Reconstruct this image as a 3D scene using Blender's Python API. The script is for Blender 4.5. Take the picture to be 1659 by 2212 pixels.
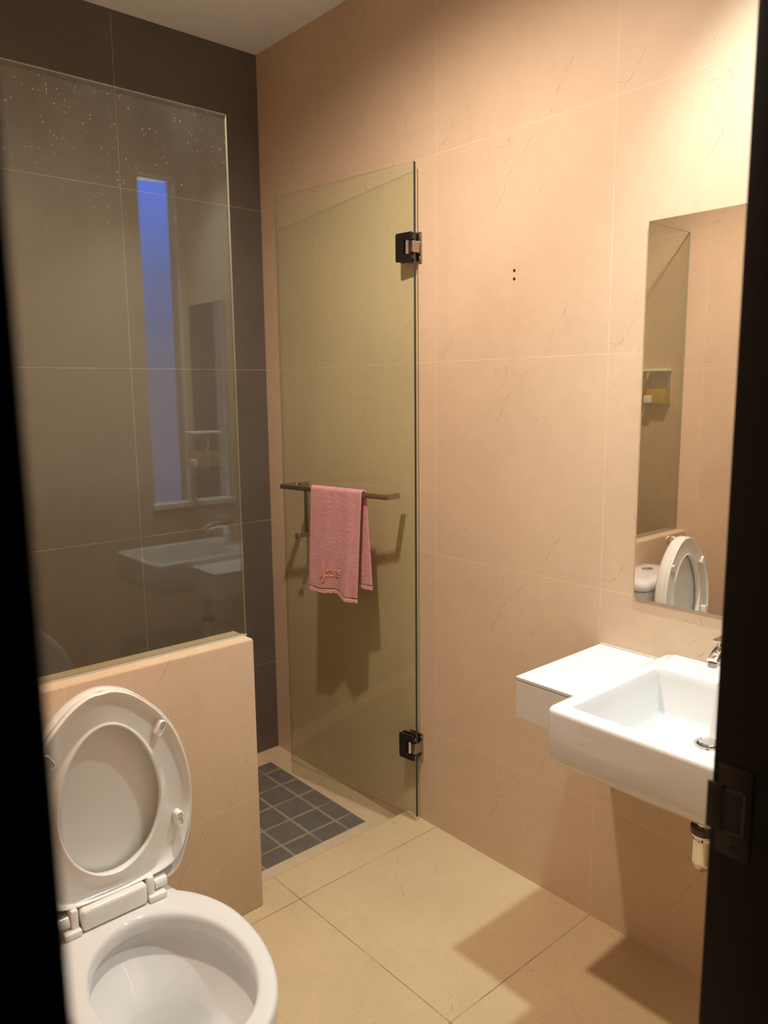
import bpy, bmesh, math, random
from mathutils import Vector, Matrix, noise as mnoise
PI = math.pi
random.seed(7)
SC = bpy.context.scene
COL = SC.collection
for o in list(bpy.data.objects):
    bpy.data.objects.remove(o)

# ------------------------------------------------------------------ camera
CAM = Vector((-1.7205, -2.6563, 1.4495))
cd = bpy.data.cameras.new('camera')
cam = bpy.data.objects.new('camera', cd)
COL.objects.link(cam)
yaw, pit, rol = 0.7209, -0.1548, -0.0104
fw = Vector((math.sin(yaw) * math.cos(pit), math.cos(yaw) * math.cos(pit), math.sin(pit)))
r0 = Vector((math.cos(yaw), -math.sin(yaw), 0))
u0 = r0.cross(fw)
rt = math.cos(rol) * r0 + math.sin(rol) * u0
up = -math.sin(rol) * r0 + math.cos(rol) * u0
cam.matrix_world = Matrix(((rt.x, up.x, -fw.x, CAM.x), (rt.y, up.y, -fw.y, CAM.y), (rt.z, up.z, -fw.z, CAM.z), (0, 0, 0, 1)))
cd.sensor_fit = 'HORIZONTAL'
cd.sensor_width = 36.0
cd.lens = 36.0 * 1680.43 / 1659.0
cd.clip_start = 0.02
cd.dof.use_dof = True
cd.dof.focus_distance = 2.3
cd.dof.aperture_fstop = 7.5
SC.camera = cam

# ------------------------------------------------------------------ world (dusk sky outside the window), lights, exposure
SKY_STRENGTH = 2.6
SPOT_SINK = dict(loc=(-0.27, -1.96, 2.672), watts=93, col=(0.82, 1.0, 0.96), angle=80, blend=1.0, size=0.03)
SPOT_ROOM = dict(loc=(-0.80, -1.25, 2.672), watts=98, col=(1.0, 0.805, 0.645), angle=168, blend=1.0, size=0.03)
SC.view_settings.view_transform = 'Standard'
SC.view_settings.look = 'None'
SC.view_settings.gamma = 1.0
SC.view_settings.use_curve_mapping = False
SC.view_settings.exposure = 0.3
SC.cycles.use_denoising = True
SC.cycles.use_adaptive_sampling = True
SC.cycles.adaptive_threshold = 0.025
SC.cycles.max_bounces = 12
SC.cycles.transparent_max_bounces = 16
SC.cycles.diffuse_bounces = 6
SC.cycles.glossy_bounces = 6
SC.cycles.caustics_reflective = True
SC.cycles.caustics_refractive = False
SC.cycles.sample_clamp_indirect = 6.0
SC.cycles.blur_glossy = 0.2

wd = bpy.data.worlds.new('dusk_sky')
SC.world = wd
wd.use_nodes = True
nt = wd.node_tree
nt.nodes.clear()
wo = nt.nodes.new('ShaderNodeOutputWorld')
bg = nt.nodes.new('ShaderNodeBackground')
tc = nt.nodes.new('ShaderNodeTexCoord')
sx = nt.nodes.new('ShaderNodeSeparateXYZ')
mr = nt.nodes.new('ShaderNodeMapRange')
mr.inputs['From Min'].default_value = -0.36
mr.inputs['From Max'].default_value = 0.24
cr = nt.nodes.new('ShaderNodeValToRGB')
e = cr.color_ramp.elements
e[0].position = 0.0
e[0].color = (0.25, 0.26, 0.32, 1)
m_ = e.new(0.40)
m_.color = (0.04, 0.09, 0.34, 1)
e[1].position = 1.0
e[1].color = (0.0, 0.40, 2.3, 1)
m_ = e.new(0.63)
m_.color = (0.22, 0.24, 0.42, 1)
m_ = e.new(0.83)
m_.color = (0.04, 0.26, 0.95, 1)
nt.links.new(tc.outputs['Generated'], sx.inputs[0])
nt.links.new(sx.outputs['Z'], mr.inputs['Value'])
nt.links.new(mr.outputs[0], cr.inputs[0])
nt.links.new(cr.outputs[0], bg.inputs['Color'])
bg.inputs['Strength'].default_value = SKY_STRENGTH
nt.links.new(bg.outputs[0], wo.inputs[0])


# ------------------------------------------------------------------ node helpers
class NG:
    """tiny wrapper to write shader graphs"""
    def __init__(self, tree):
        self.t = tree

    def n(self, kind, **kw):
        nd = self.t.nodes.new(kind)
        for k, v in kw.items():
            setattr(nd, k, v)
        return nd

    def put(self, sock, v):
        if isinstance(v, bpy.types.NodeSocket):
            self.t.links.new(v, sock)
        elif v is not None:
            sock.default_value = v

    def m(self, op, a, b=None, c=None, clamp=False):
        nd = self.n('ShaderNodeMath', operation=op, use_clamp=clamp)
        for i, v in enumerate((a, b, c)):
            if v is not None:
                self.put(nd.inputs[i], v)
        return nd.outputs[0]

    def v(self, op, a, b=None, out=0):
        nd = self.n('ShaderNodeVectorMath', operation=op)
        self.put(nd.inputs[0], a)
        if b is not None:
            if op == 'SCALE':
                self.put(nd.inputs['Scale'], b)
            else:
                self.put(nd.inputs[1], b)
        return nd.outputs[out]

    def dot(self, a, b):
        return self.v('DOT_PRODUCT', a, b, out='Value')

    def length(self, a):
        return self.v('LENGTH', a, out='Value')

    def smooth(self, x, lo, hi, a=0.0, b=1.0):
        nd = self.n('ShaderNodeMapRange', interpolation_type='SMOOTHSTEP')
        self.put(nd.inputs['Value'], x)
        nd.inputs['From Min'].default_value = lo
        nd.inputs['From Max'].default_value = hi
        nd.inputs['To Min'].default_value = a
        nd.inputs['To Max'].default_value = b
        return nd.outputs[0]

    def mix(self, f, a, b, kind='MIX'):
        nd = self.n('ShaderNodeMix', data_type='RGBA', blend_type=kind)
        self.put(nd.inputs['Factor'], f)
        for s, val in (('A', a), ('B', b)):
            sock = [i for i in nd.inputs if i.name == s and i.type == 'RGBA'][0]
            self.put(sock, val if isinstance(val, bpy.types.NodeSocket) else (*val, 1) if len(val) == 3 else val)
        return [o for o in nd.outputs if o.type == 'RGBA'][0]

    def noise(self, vec, scale, detail=3.0, rough=0.5, out=0):
        nd = self.n('ShaderNodeTexNoise')
        self.put(nd.inputs['Vector'], vec)
        nd.inputs['Scale'].default_value = scale
        nd.inputs['Detail'].default_value = detail
        nd.inputs['Roughness'].default_value = rough
        return nd.outputs[out]


def newmat(name):
    mt = bpy.data.materials.new(name)
    mt.use_nodes = True
    mt.node_tree.nodes.clear()
    g = NG(mt.node_tree)
    out = g.n('ShaderNodeOutputMaterial')
    return mt, g, out


def principled(g, **kw):
    nd = g.n('ShaderNodeBsdfPrincipled')
    for k, v in kw.items():
        sock = nd.inputs[k.replace('_', ' ')]
        if isinstance(v, tuple) and len(v) == 3:
            v = (*v, 1)
        g.put(sock, v)
    return nd


def simple(name, col, rough=0.5, metal=0.0, spec=0.5, coat=0.0, mottling=0.03, scale=40.0, bump=0.0, bscale=300.0):
    mt, g, out = newmat(name)
    pos = g.n('ShaderNodeNewGeometry').outputs['Position']
    nz = g.noise(pos, scale)
    f = g.m('MULTIPLY_ADD', g.m('SUBTRACT', nz, 0.5), mottling * 4, 1.0)
    cc = g.v('SCALE', Vector(col), f)
    p = principled(g, Base_Color=cc, Roughness=rough, Metallic=metal)
    p.inputs['Specular IOR Level'].default_value = spec
    p.inputs['Coat Weight'].default_value = coat
    if bump:
        b = g.n('ShaderNodeBump')
        b.inputs['Strength'].default_value = bump
        b.inputs['Distance'].default_value = 0.001
        g.put(b.inputs['Height'], g.noise(pos, bscale))
        g.put(p.inputs['Normal'], b.outputs[0])
    g.t.links.new(p.outputs[0], out.inputs[0])
    return mt


# the printed hairline veins that repeat in every 60 cm tile (metres from the tile's lower corner)
VEINS = [[(.234, .566), (.253, .564)], [(.268, .579), (.279, .559)], [(.277, .536), (.251, .516)],
         [(.353, .565), (.338, .55), (.321, .53), (.28, .495), (.26, .466), (.259, .452)],
         [(.001, .026), (.028, .02), (.041, .035), (.057, .058), (.074, .087)],
         [(.118, .095), (.129, .098), (.147, .083), (.177, .075)],
         [(.473, .123), (.464, .107), (.445, .091), (.429, .058), (.415, .025), (.409, .005)],
         [(.377, .422), (.395, .439), (.418, .442), (.435, .44)], [(.259, .45), (.243, .424), (.22, .398)]]
vg = bpy.data.node_groups.new('tile_veins', 'ShaderNodeTree')
vg.interface.new_socket('Vector', in_out='INPUT', socket_type='NodeSocketVector')
vg.interface.new_socket('Distance', in_out='OUTPUT', socket_type='NodeSocketFloat')
G = NG(vg)
gi = G.n('NodeGroupInput')
go = G.n('NodeGroupOutput')
best = None
for line in VEINS:
    for a, b in zip(line[:-1], line[1:]):
        A = Vector((*a, 0))
        D = Vector((*b, 0)) - A
        pa = G.v('SUBTRACT', gi.outputs[0], A)
        h = G.m('MULTIPLY', G.dot(pa, D), 1.0 / D.length_squared, clamp=True)
        d = G.length(G.v('SUBTRACT', pa, G.v('SCALE', D, h)))
        best = d if best is None else G.m('MINIMUM', best, d)
G.put(go.inputs[0], best)


def tile_mat(name, col, axes, offs, size=0.6, grout=(0.74, 0.61, 0.46), gw=0.0009, veins=0.65, mottle=0.12, grain=0.14,
             rough=0.5, bump=0.12, spec=0.35, cloud=2.5, mould=False):
    """60 cm porcelain tiles: axes = two world axis vectors, offs = where a joint passes"""
    mt, g, out = newmat(name)
    pos = g.n('ShaderNodeNewGeometry').outputs['Position']
    U = g.m('DIVIDE', g.m('SUBTRACT', g.dot(pos, Vector(axes[0])), offs[0]), size)
    V = g.m('DIVIDE', g.m('SUBTRACT', g.dot(pos, Vector(axes[1])), offs[1]), size)
    fu, fv = g.m('FRACT', U), g.m('FRACT', V)
    du = g.m('MULTIPLY', g.m('MINIMUM', fu, g.m('SUBTRACT', 1.0, fu)), size)
    dv = g.m('MULTIPLY', g.m('MINIMUM', fv, g.m('SUBTRACT', 1.0, fv)), size)
    dj = g.m('MINIMUM', du, dv)
    if gw > 0.003:
        dj = g.m('ADD', dj, g.m('MULTIPLY', g.m('SUBTRACT', g.noise(pos, 55.0, 3, 0.65), 0.5), 0.007))
    wob = g.noise(pos, 9.0, 2)
    joint = g.smooth(dj, gw * 0.6, gw * 1.5, 1.0, 0.0)
    joint = g.m('MULTIPLY', joint, g.smooth(wob, 0.3, 0.6, 0.45, 1.0))
    # per-tile shade
    cell = g.n('ShaderNodeCombineXYZ')
    g.put(cell.inputs[0], g.m('FLOOR', U))
    g.put(cell.inputs[1], g.m('FLOOR', V))
    wn = g.n('ShaderNodeTexWhiteNoise', noise_dimensions='3D')
    g.put(wn.inputs['Vector'], cell.outputs[0])
    n1 = g.noise(pos, cloud, 4, 0.6)
    n2 = g.noise(pos, 260.0, 2, 0.7)
    n3 = g.noise(pos, 30.0, 3, 0.6)
    f = g.m('MULTIPLY_ADD', g.m('SUBTRACT', n1, 0.5), mottle * 2.4, 1.0)
    f = g.m('MULTIPLY', f, g.m('MULTIPLY_ADD', g.m('SUBTRACT', n2, 0.5), grain * 2.0, 1.0))
    f = g.m('MULTIPLY', f, g.m('MULTIPLY_ADD', g.m('SUBTRACT', n3, 0.5), mottle * 1.0, 1.0))
    f = g.m('MULTIPLY', f, g.m('MULTIPLY_ADD', g.m('SUBTRACT', wn.outputs['Value'], 0.5), 0.05, 1.0))
    c = g.v('SCALE', Vector(col), f)
    if veins:
        loc = g.n('ShaderNodeCombineXYZ')
        g.put(loc.inputs[0], g.m('MULTIPLY', fu, size))
        g.put(loc.inputs[1], g.m('MULTIPLY', fv, size))
        ncol = g.noise(loc.outputs[0], 45.0, 2, 0.6, out=1)
        wv = g.v('SCALE', g.v('SUBTRACT', ncol, Vector((.5, .5, .5))), 0.012)
        pv = g.v('MULTIPLY', g.v('ADD', loc.outputs[0], wv), Vector((1, 1, 0)))
        grp = g.n('ShaderNodeGroup')
        grp.node_tree = vg
        g.put(grp.inputs[0], pv)
        vm = g.smooth(grp.outputs[0], 0.0004, 0.0013, 1.0, 0.0)
        vm = g.m('MULTIPLY', vm, g.smooth(g.noise(loc.outputs[0], 28.0, 1), 0.38, 0.6, 0.15, 1.0))
        c = g.mix(g.m('MULTIPLY', vm, veins), c, tuple(x * 0.42 for x in col))
        # pin-point speckles
        sp = g.smooth(g.noise(pos, 140.0, 1, 0.3), 0.72, 0.78, 0.0, 0.35)
        c = g.mix(sp, c, tuple(x * 0.5 for x in col))
    c = g.mix(joint, c, grout)
    if mould:
        yz = g.n('ShaderNodeSeparateXYZ')
        g.put(yz.inputs[0], pos)
        band = g.smooth(g.m('ABSOLUTE', g.m('SUBTRACT', yz.outputs[1], -0.838)), 0.002, 0.008, 1.0, 0.0)
        stretch = g.v('MULTIPLY', pos, Vector((1.0, 1.0, 1.0)))
        sp2 = g.smooth(g.noise(stretch, 75.0, 3, 0.7), 0.56, 0.62, 0.0, 1.0)
        sp3 = g.smooth(g.noise(stretch, 9.0, 1), 0.42, 0.55, 0.0, 1.0)
        c = g.mix(g.m('MULTIPLY', g.m('MULTIPLY', band, sp2), sp3), c, (0.02, 0.018, 0.014))
    p = principled(g, Base_Color=c, Roughness=g.m('MULTIPLY_ADD', n3, 0.15, rough - 0.07))
    p.inputs['Specular IOR Level'].default_value = spec
    b = g.n('ShaderNodeBump')
    b.inputs['Strength'].default_value = bump
    b.inputs['Distance'].default_value = 0.002
    hh = g.m('MULTIPLY_ADD', g.noise(pos, 120.0, 3, 0.6), 0.5, g.m('MULTIPLY', joint, -0.5))
    g.put(b.inputs['Height'], hh)
    g.put(p.inputs['Normal'], b.outputs[0])
    g.t.links.new(p.outputs[0], out.inputs[0])
    return mt


def glass(name, tint, haze=0.0, refl=1.0):
    """thin architectural glass: tinted straight-through transmission plus Fresnel mirror, a little soap haze"""
    mt, g, out = newmat(name)
    geo = g.n('ShaderNodeNewGeometry')
    c = g.m('ABSOLUTE', g.dot(geo.outputs['Incoming'], geo.outputs['Normal']))
    fr = g.m('MULTIPLY_ADD', g.m('POWER', g.m('SUBTRACT', 1.0, c, clamp=True), 5.0), 0.96 * refl, 0.042 * refl, clamp=True)
    tr = g.n('ShaderNodeBsdfTransparent')
    tr.inputs[0].default_value = (*tint, 1)
    gl = g.n('ShaderNodeBsdfGlossy')
    gl.inputs['Roughness'].default_value = 0.0
    gl.inputs['Color'].default_value = (1, 1, 1, 1)
    mx = g.n('ShaderNodeMixShader')
    g.put(mx.inputs[0], fr)
    g.t.links.new(tr.outputs[0], mx.inputs[1])
    g.t.links.new(gl.outputs[0], mx.inputs[2])
    last = mx.outputs[0]
    if haze:
        df = g.n('ShaderNodeBsdfDiffuse')
        df.inputs[0].default_value = (0.85, 0.82, 0.76, 1)
        tl = g.n('ShaderNodeBsdfTranslucent')
        tl.inputs[0].default_value = (0.85, 0.82, 0.76, 1)
        md = g.n('ShaderNodeMixShader')
        md.inputs[0].default_value = 0.4
        g.t.links.new(df.outputs[0], md.inputs[1])
        g.t.links.new(tl.outputs[0], md.inputs[2])
        pos = geo.outputs['Position']
        st = g.v('MULTIPLY', pos, Vector((1.0, 1.0, 0.35)))
        sz = g.n('ShaderNodeSeparateXYZ')
        g.put(sz.inputs[0], pos)
        haze = g.m('MULTIPLY', g.smooth(sz.outputs[2], 0.8, 1.7, 0.35, 1.2), haze)
        hz = g.m('MULTIPLY', g.smooth(g.noise(st, 3.2, 4, 0.6), 0.25, 0.8, 0.35, 1.5), haze)
        hz = g.m('MULTIPLY', hz, g.smooth(g.noise(pos, 160.0, 2), 0.25, 0.7, 0.75, 1.25))
        sp = g.smooth(g.noise(pos, 260.0, 0), 0.84, 0.87, 0.0, 0.25)
        m2 = g.n('ShaderNodeMixShader')
        g.put(m2.inputs[0], g.m('ADD', hz, sp, clamp=True))
        g.t.links.new(last, m2.inputs[1])
        g.t.links.new(md.outputs[0], m2.inputs[2])
        last = m2.outputs[0]
    g.t.links.new(last, out.inputs[0])
    return mt


BEIGE = (0.63, 0.485, 0.35)
DARK = (0.125, 0.110, 0.097)
ZV = (0, 0, 1)
M = {}
JX, JY, JZ = -0.5554, -0.9484, 0.3346
M['wall_x'] = tile_mat('beige_tile_side', BEIGE, ((0, -1, 0), ZV), (-JY, JZ))
M['wall_y'] = tile_mat('beige_tile_front', BEIGE, ((1, 0, 0), ZV), (JX, JZ))
M['dark'] = tile_mat('charcoal_tile', DARK, ((1, 0, 0), ZV), (JX, JZ), grout=(0.38, 0.315, 0.23), gw=0.0010, veins=0, mottle=0.20,
                     grain=0.20, rough=0.55, cloud=3.0, bump=0.08)
M['floor'] = tile_mat('beige_floor_tile', (0.56, 0.425, 0.26), ((1, 0, 0), (0, 1, 0)), (-0.558, JY), grout=(0.16, 0.10, 0.05), gw=0.0010,
                      veins=0.5, mottle=0.14, grain=0.32, rough=0.45, bump=0.16)
M['coping'] = tile_mat('cream_coping', (0.70, 0.56, 0.39), ((1, 0, 0), (0, 1, 0)), (JX - 0.6, 3.33), gw=0.0007, veins=0, size=6.0, mould=True)
M['border'] = tile_mat('beige_border', (0.58, 0.45, 0.30), ((1, 0, 0), (0, 1, 0)), (JX - 0.6, 3.33), gw=0.0007, veins=0, size=6.0, mottle=0.16, grain=0.2, bump=0.16)
M['paver'] = tile_mat('charcoal_paver', (0.135, 0.119, 0.100), ((1, 0, 0), (0, 1, 0)), (-0.177, -0.168 - 0.1135 * 20), size=0.1135,
                      grout=(0.30, 0.25, 0.185), gw=0.0046, veins=0, mottle=0.25, grain=0.35, rough=0.6, cloud=14.0, bump=0.3)
M['ceiling'] = simple('white_ceiling_paint', (0.88, 0.93, 0.98), 0.85, bump=0.03)
M['black'] = simple('black_lacquer', (0.003, 0.0028, 0.0022), 0.5, spec=0.2, mottling=0.05)
M['black_metal'] = simple('black_plate', (0.008, 0.0075, 0.008), 0.4, metal=0.3)
M['dusk_wall'] = simple('dark_unseen_corridor', (0.02, 0.018, 0.016), 0.9)  # near-black so the unseen passage stays dark
M['ceramic'] = simple('white_glazed_ceramic', (0.71, 0.72, 0.73), 0.08, spec=0.5, coat=0.35, mottling=0.006, scale=6)
M['plastic'] = simple('white_gloss_plastic', (0.86, 0.855, 0.835), 0.18, spec=0.5, mottling=0.006, scale=6)
M['laminate'] = simple('white_matt_laminate', (0.69, 0.70, 0.705), 0.38, spec=0.4, mottling=0.008, scale=8)
M['laminate_seam'] = simple('seam_shadow_gap', (0.45, 0.32, 0.2), 0.7)
M['chrome'] = simple('polished_chrome', (0.82, 0.80, 0.77), 0.06, metal=1.0, mottling=0.01)
M['steel'] = simple('brushed_steel', (0.46, 0.42, 0.37), 0.28, metal=1.0, mottling=0.03)
M['gunmetal'] = simple('dark_polished_steel', (0.075, 0.066, 0.06), 0.22, metal=0.85, mottling=0.03)
M['rubber'] = simple('black_rubber', (0.012, 0.012, 0.011), 0.6)
M['sealant'] = simple('silicone_sealant', (0.50, 0.47, 0.40), 0.4, bump=0.2, bscale=90)
M['glass_door'] = glass('green_door_glass', (0.96, 1.0, 0.95), haze=0.012)
M['glass_screen'] = glass('hazy_screen_glass', (0.94, 0.955, 0.90), haze=0.017, refl=1.15)
M['glass_edge_tint'] = glass('green_glass_edge', (0.78, 0.82, 0.74))
M['glass_edge_dark'] = simple('dark_glass_edge', (0.02, 0.04, 0.033), 0.12, spec=0.6)
M['glass_edge_pale'] = simple('pale_glass_edge', (0.42, 0.41, 0.34), 0.15, spec=0.6)
M['pane'] = glass('window_glass', (0.97, 0.98, 0.99))
M['clear_plastic'] = glass('clear_dispenser_plastic', (0.93, 0.92, 0.86), haze=0.06)
M['soap'] = simple('yellow_liquid_soap', (0.60, 0.42, 0.06), 0.25)
M['water'] = glass('still_water', (0.97, 0.98, 0.95))
M['white_paint'] = simple('white_window_frame', (0.78, 0.78, 0.77), 0.4)
M['hole'] = simple('drilled_hole', (0.01, 0.009, 0.008), 0.9)
M['gold'] = simple('gold_thread', (0.80, 0.44, 0.13), 0.5, mottling=0.1, scale=900)
M['thread'] = simple('peach_thread', (0.78, 0.46, 0.30), 0.6, mottling=0.1, scale=900)


def towel_mat(name, col):
    mt, g, out = newmat(name)
    pos = g.n('ShaderNodeNewGeometry').outputs['Position']
    n1 = g.noise(pos, 420.0, 3, 0.7)
    n2 = g.noise(g.v('MULTIPLY', pos, Vector((1, 1, 0.5))), 26.0, 3, 0.6)
    n3 = g.noise(pos, 900.0, 1, 0.6)
    f = g.m('MULTIPLY_ADD', g.m('SUBTRACT', n1, 0.5), 1.0, 1.0)
    f = g.m('MULTIPLY', f, g.m('MULTIPLY_ADD', g.m('SUBTRACT', n2, 0.5), 0.45, 1.0))
    c = g.v('SCALE', Vector(col), f)
    p = principled(g, Base_Color=c, Roughness=0.95)
    p.inputs['Specular IOR Level'].default_value = 0.1
    p.inputs['Sheen Weight'].default_value = 0.25
    p.inputs['Sheen Roughness'].default_value = 0.5
    b = g.n('ShaderNodeBump')
    b.inputs['Strength'].default_value = 0.8
    b.inputs['Distance'].default_value = 0.002
    g.put(b.inputs['Height'], g.m('ADD', n1, g.m('MULTIPLY', n3, 0.5)))
    g.put(p.inputs['Normal'], b.outputs[0])
    g.t.links.new(p.outputs[0], out.inputs[0])
    return mt


M['towel'] = towel_mat('dusty_pink_terry', (0.66, 0.325, 0.35))
M['hem'] = towel_mat('pale_pink_hem', (0.74, 0.43, 0.41))


def mirror_mat():
    mt, g, out = newmat('silvered_mirror')
    pos = g.n('ShaderNodeNewGeometry').outputs['Position']
    p = principled(g, Base_Color=(0.90, 0.885, 0.85), Metallic=1.0, Roughness=0.0)
    d = principled(g, Base_Color=(0.05, 0.04, 0.03), Roughness=0.6)
    near = g.smooth(g.length(g.v('SUBTRACT', pos, Vector((-0.005, -1.668, 0.945)))), 0.0, 0.045, 1.0, 0.0)
    sp = g.smooth(g.m('ADD', g.noise(pos, 190.0, 2, 0.6), g.m('MULTIPLY', near, 0.15)), 0.80, 0.86)
    mx = g.n('ShaderNodeMixShader')
    g.put(mx.inputs[0], sp)
    g.t.links.new(p.outputs[0], mx.inputs[1])
    g.t.links.new(d.outputs[0], mx.inputs[2])
    g.t.links.new(mx.outputs[0], out.inputs[0])
    return mt


M['mirror'] = mirror_mat()


def lamp_mat():
    mt, g, out = newmat('lit_lamp_lens')
    em = g.n('ShaderNodeEmission')
    em.inputs[0].default_value = (1, 0.85, 0.65, 1)
    em.inputs[1].default_value = 6.0
    g.t.links.new(em.outputs[0], out.inputs[0])
    return mt


M['lamp'] = lamp_mat()

# ------------------------------------------------------------------ mesh helpers
WORLD = {}


def empty(name, loc, rotz=0.0):
    o = bpy.data.objects.new(name, None)
    COL.objects.link(o)
    o.empty_display_size = 0.05
    o.location = loc
    o.rotation_euler = (0, 0, rotz)
    WORLD[o.name] = Matrix.Translation(Vector(loc)) @ Matrix.Rotation(rotz, 4, 'Z')
    return o


def tag(o, label=None, cat=None, group=None, kind=None):
    if label:
        o['label'] = label
    if cat:
        o['category'] = cat
    if group:
        o['group'] = group
    if kind:
        o['kind'] = kind
    return o


def thing(name, label, cat, loc=(0, 0, 0), rotz=0.0, group=None):
    return tag(empty(name, loc, rotz), label, cat, group)


def obj(name, bm, mats, parent=None, smooth=40.0, xf=None):
    """link a bmesh (world coordinates, or local to xf) as one mesh object"""
    if not isinstance(mats, (list, tuple)):
        mats = [mats]
    if xf is not None:
        bm.transform(xf)
    wm = Matrix.Identity(4)
    if parent is not None:
        wm = WORLD[parent.name]
        bm.transform(wm.inverted())
    bmesh.ops.recalc_face_normals(bm, faces=bm.faces)
    me = bpy.data.meshes.new(name)
    bm.to_mesh(me)
    bm.free()
    for mm in mats:
        me.materials.append(mm)
    if smooth:
        me.shade_smooth()
        me.set_sharp_from_angle(angle=math.radians(smooth))
    o = bpy.data.objects.new(name, me)
    COL.objects.link(o)
    if parent is not None:
        o.parent = parent
    WORLD[o.name] = wm.copy()
    return o


def add_box(bm, x0, x1, y0, y1, z0, z1, bevel=0.0, seg=2, mat=0):
    t = bmesh.new()
    vs = [t.verts.new((x, y, z)) for x in (x0, x1) for y in (y0, y1) for z in (z0, z1)]
    for f in ((0, 1, 3, 2), (4, 6, 7, 5), (0, 4, 5, 1), (2, 3, 7, 6), (0, 2, 6, 4), (1, 5, 7, 3)):
        t.faces.new([vs[i] for i in f])
    if bevel:
        bmesh.ops.bevel(t, geom=t.edges[:], offset=bevel, segments=seg, profile=0.5, affect='EDGES', clamp_overlap=True)
    for f in t.faces:
        f.material_index = mat
    merge(bm, t)
    return bm


def merge(bm, t):
    me = bpy.data.meshes.new('tmp')
    t.to_mesh(me)
    t.free()
    bm.from_mesh(me)
    bpy.data.meshes.remove(me)


def box(*a, **k):
    return add_box(bmesh.new(), *a, **k)


def loft(bm, loops, cap0=False, cap1=False, closed=True, mat=0, ring=False):
    rows = [[bm.verts.new(p) for p in lp] for lp in loops]
    if ring:
        rows.append(rows[0])
    n = len(loops[0])
    for a, b in zip(rows[:-1], rows[1:]):
        for i in range(n if closed else n - 1):
            j = (i + 1) % n
            f = bm.faces.new((a[i], a[j], b[j], b[i]))
            f.material_index = mat
    for flag, r in ((cap0, rows[0]), (cap1, rows[-1])):
        if flag:
            f = bm.faces.new(r)
            f.material_index = mat
    return bm


def lathe(bm, prof, center, axis='Z', n=32, mat=0, cap=True):
    """prof = [(radius, height)]"""
    c = Vector(center)
    loops = []
    for r, h in prof:
        lp = []
        for i in range(n):
            a = 2 * PI * i / n
            p = {'Z': (r * math.cos(a), r * math.sin(a), h), 'X': (h, r * math.cos(a), r * math.sin(a)), 'Y': (r * math.sin(a), h, r * math.cos(a))}[axis]
            lp.append(c + Vector(p))
        loops.append(lp)
    return loft(bm, loops, cap, cap, mat=mat)


def tube(bm, pts, r, n=10, cap=True, mat=0):
    pts = [Vector(p) for p in pts]
    rad = r if isinstance(r, (list, tuple)) else [r] * len(pts)
    loops = []
    prev = None
    for i, p in enumerate(pts):
        d = (pts[min(i + 1, len(pts) - 1)] - pts[max(i - 1, 0)]).normalized()
        if prev is None:
            a = d.orthogonal().normalized()
        else:
            a = (prev - d * prev.dot(d)).normalized()
        prev = a
        b = d.cross(a)
        loops.append([p + rad[i] * (math.cos(2 * PI * k / n) * a + math.sin(2 * PI * k / n) * b) for k in range(n)])
    return loft(bm, loops, cap, cap, mat=mat)


def rrect(x0, x1, y0, y1, z, r, n=6):
    """rounded rectangle loop in plan"""
    out = []
    for cx, cy, a0 in ((x1 - r, y1 - r, 0), (x0 + r, y1 - r, 90), (x0 + r, y0 + r, 180), (x1 - r, y0 + r, 270)):
        for k in range(n + 1):
            a = math.radians(a0 + 90.0 * k / n)
            out.append(Vector((cx + r * math.cos(a), cy + r * math.sin(a), z)))
    return out


def struct(name, bm, mats, parent=None, smooth=0):
    o = obj(name, bm, mats, parent, smooth)
    if parent is None:
        o['kind'] = 'structure'
    return o


# ------------------------------------------------------------------ the room
XL, YF, YO, ZC, T = -1.705, -2.34, -2.445, 2.6904, 0.10
DX0, DX1, DH = -1.657, -1.026, 2.10          # door opening between the jambs
WX0, WX1, WZ0, WZ1 = -0.203, -0.018, 0.945, 2.385

wr = struct('wall_right', box(0, T, YF, T, -0.15, ZC), M['wall_x'])
struct('wall_back', box(XL, 0, 0, T, -0.15, ZC), M['dark'])
struct('wall_left', box(XL - T, XL, YF, T, -0.15, ZC), M['wall_x'])
bm = bmesh.new()
FX0, FX1 = DX0 - 0.03, DX1 + 0.03
add_box(bm, XL - T, FX0, YO, YF, -0.15, ZC)
add_box(bm, FX0, FX1, YO, YF, DH + 0.03, ZC)
add_box(bm, FX1, WX0, YO, YF, -0.15, ZC)
add_box(bm, WX0, WX1, YO, YF, -0.15, WZ0)
add_box(bm, WX0, WX1, YO, YF, WZ1, ZC)
add_box(bm, WX1, T, YO, YF, -0.15, ZC)
struct('wall_front', bm, M['wall_y'])
struct('ceiling', box(XL - T, T, YO, T, ZC, ZC + 0.1), M['ceiling'])

# main floor with a rounded step down into the shower
STEP, SZ = -0.800, -0.045
bm = bmesh.new()
prof = [(YO, 0.0), (STEP - 0.012, 0.0), (STEP - 0.004, -0.002), (STEP, -0.009), (STEP, SZ)]
rows = [[(XL, y, z), (0, y, z)] for y, z in prof]
loft(bm, [[Vector(a), Vector(b)] for a, b in rows], closed=False)
fl = struct('floor', bm, M['floor'])
md = fl.modifiers.new('thickness', 'SOLIDIFY')
md.thickness = 0.03
md.offset = -1
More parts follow.
